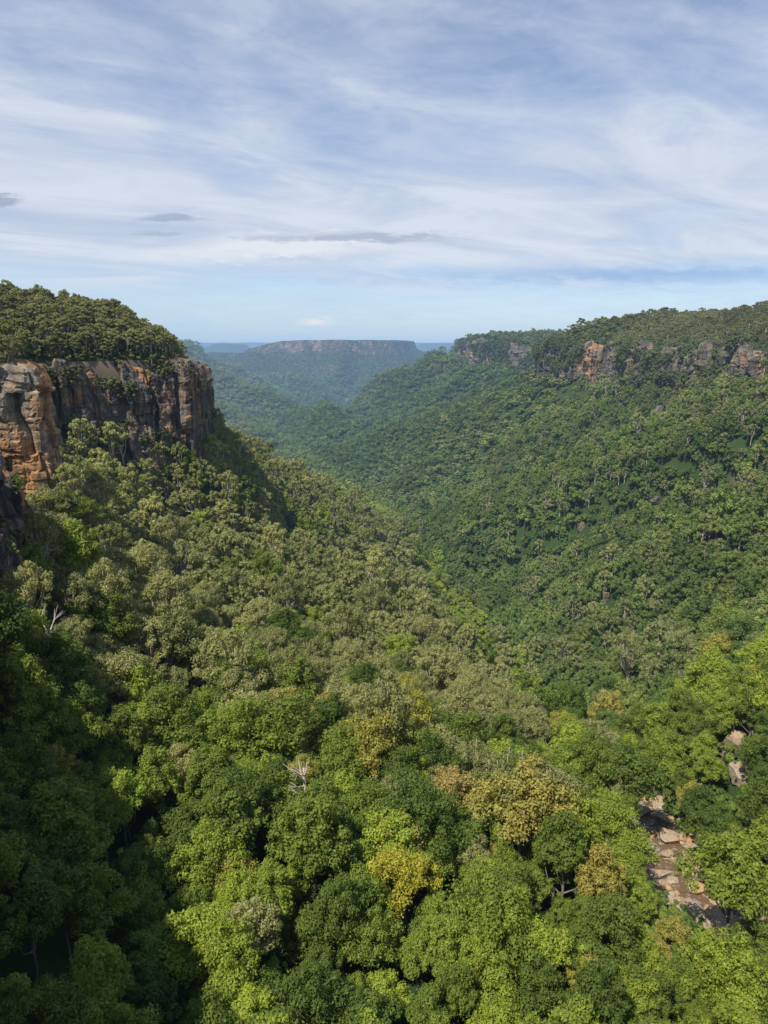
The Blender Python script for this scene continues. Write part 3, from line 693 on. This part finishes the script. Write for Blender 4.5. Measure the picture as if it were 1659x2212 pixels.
# ------------------------------------------------------------------ world
W=bpy.data.worlds.new('World'); S.world=W; W.use_nodes=True; nt=W.node_tree; nt.nodes.clear()
SXY=(-.62,-.785); sun_el=radians(56.5)
sky=N(nt,'ShaderNodeTexSky',sky_type='NISHITA'); sky.sun_disc=False; sky.sun_elevation=sun_el; sky.sun_rotation=math.atan2(*SXY)%(2*math.pi); sky.altitude=600; sky.air_density=1.0; sky.dust_density=.6; sky.ozone_density=1.5
tc=N(nt,'ShaderNodeTexCoord'); sp=N(nt,'ShaderNodeSeparateXYZ',inp={0:tc.outputs['Generated']}); dx,dy,dz=sp.outputs
zp=M(nt,'ADD',M(nt,'MAXIMUM',dz,0.0),.10)
uu=M(nt,'DIVIDE',dx,zp); vv=M(nt,'DIVIDE',dy,zp)
def cn(su,sv,rot,det,rough,dist,off=0.0):
    cr,sr=math.cos(rot),math.sin(rot)
    a=M(nt,'ADD',M(nt,'MULTIPLY',uu,cr),M(nt,'MULTIPLY',vv,sr)); b=M(nt,'SUBTRACT',M(nt,'MULTIPLY',vv,cr),M(nt,'MULTIPLY',uu,sr))
    cb=N(nt,'ShaderNodeCombineXYZ',inp={0:M(nt,'MULTIPLY',a,su),1:M(nt,'MULTIPLY',b,sv),2:off})
    return N(nt,'ShaderNodeTexNoise',inp={'Scale':1.0,'Detail':det,'Roughness':rough,'Distortion':dist,'Vector':cb.outputs[0]}).outputs[0]
n1=cn(.9,1.0,.5,8.,.54,.4,1.3); n2=cn(.9,1.9,.5,9.,.58,.6,4.2); n3=cn(3.6,4.6,.4,9.,.68,.5,7.7)
A=ramp(nt,dz,[(0.,.04),(.045,.12),(.085,.62),(.13,1.0),(.22,1.0),(.30,.66),(.40,.40)])
k=M(nt,'ADD',A,M(nt,'MULTIPLY',M(nt,'SUBTRACT',n1,.5),1.6))
k=M(nt,'ADD',k,M(nt,'MULTIPLY',M(nt,'SUBTRACT',n2,.5),1.1))
k=M(nt,'ADD',k,M(nt,'MULTIPLY',M(nt,'SUBTRACT',n3,.5),.9))
ta=M(nt,'DIVIDE',dx,dy); te=M(nt,'DIVIDE',dz,dy)
cbs=N(nt,'ShaderNodeCombineXYZ',inp={0:M(nt,'MULTIPLY',ta,26.),1:M(nt,'MULTIPLY',te,90.),2:2.0})
n4=N(nt,'ShaderNodeTexNoise',inp={'Scale':1.0,'Detail':7.,'Roughness':.62,'Vector':cbs.outputs[0]}).outputs[0]
def ell(ca,ce,ra,re,warp=1.6):
    a=M(nt,'DIVIDE',M(nt,'SUBTRACT',ta,ca),ra); e=M(nt,'DIVIDE',M(nt,'SUBTRACT',te,ce),re)
    e=M(nt,'ADD',e,M(nt,'MULTIPLY',M(nt,'SUBTRACT',n4,.5),warp*2)); a=M(nt,'ADD',a,M(nt,'MULTIPLY',M(nt,'SUBTRACT',n4,.5),warp))
    q=M(nt,'ADD',M(nt,'MULTIPLY',a,a),M(nt,'MULTIPLY',e,e))
    return M(nt,'MULTIPLY',M(nt,'EXPONENT',M(nt,'MULTIPLY',q,-1.0)),M(nt,'GREATER_THAN',dy,0.0))
band=ell(.36,.094,.32,.012,1.2)
k=M(nt,'MULTIPLY',M(nt,'MAXIMUM',k,0.0),M(nt,'GREATER_THAN',dz,-.01))
k=M(nt,'MULTIPLY',M(nt,'MINIMUM',k,1.0),ramp(nt,dz,[(.42,1.),(.7,.05)]))
skyc=N(nt,'ShaderNodeVectorMath',operation='MULTIPLY',inp={0:sky.outputs[0],1:(.13,.13,.14)})
cloud=mixc(nt,ramp(nt,n2,[(.34,0.),(.62,1.)]),(.50,.59,.76),(.70,.76,.86))
col=mixc(nt,M(nt,'MULTIPLY',k,.93),skyc.outputs[0],cloud)
for (ca,ce,ra,re,c,am) in ((-.14,.132,.11,.013,(.80,.83,.89),.85),(-.24,.122,.08,.009,(.76,.80,.87),.7),(-.02,.142,.10,.0055,(.40,.47,.61),.75),(-.15,.141,.05,.004,(.46,.52,.66),.6),(-.292,.167,.036,.0045,(.36,.43,.58),.75),(-.307,.147,.033,.003,(.42,.49,.64),.7),(-.515,.19,.02,.008,(.32,.39,.54),.75),(-.098,.031,.020,.004,(.80,.82,.86),.95)):
    g=ell(ca,ce,ra,re,2.3); g=ramp(nt,g,[(.12,0.),(.65,1.)]); col=mixc(nt,M(nt,'MULTIPLY',g,am),col,c)
hb=ramp(nt,dz,[(0.,1.),(.05,.45),(.1,0.)])
col=mixc(nt,M(nt,'MULTIPLY',M(nt,'MULTIPLY',hb,.8),M(nt,'SUBTRACT',1.0,M(nt,'MULTIPLY',ell(-.098,.031,.020,.004,2.3),.9))),col,(.34,.56,.86))
col=mixc(nt,M(nt,'MULTIPLY',band,.75),col,(.28,.47,.78))
sc10=N(nt,'ShaderNodeVectorMath',operation='SCALE',inp={0:col,'Scale':10.0})
bg=N(nt,'ShaderNodeBackground',inp={0:sc10.outputs[0],1:.1}); wo=N(nt,'ShaderNodeOutputWorld'); nt.links.new(bg.outputs[0],wo.inputs[0])
# ------------------------------------------------------------------ sun, camera
sd=bpy.data.lights.new('sun','SUN'); sd.energy=5.0; sd.angle=radians(.5); sd.color=(1,.95,.85)
so=bpy.data.objects.new('sun',sd); C.objects.link(so)
D=Vector((SXY[0]*math.cos(sun_el),SXY[1]*math.cos(sun_el),math.sin(sun_el))); so.rotation_euler=D.to_track_quat('Z','Y').to_euler(); so.location=(0,0,300)
cd=bpy.data.cameras.new('camera'); co_=bpy.data.objects.new('camera',cd); C.objects.link(co_)
co_.rotation_euler=(radians(90)-P,0,0); cd.sensor_fit='VERTICAL'; cd.sensor_height=36; cd.lens=24; cd.clip_end=100000; cd.clip_start=.5
S.camera=co_
S.view_settings.view_transform='Standard'; S.view_settings.look='None'; S.view_settings.exposure=0
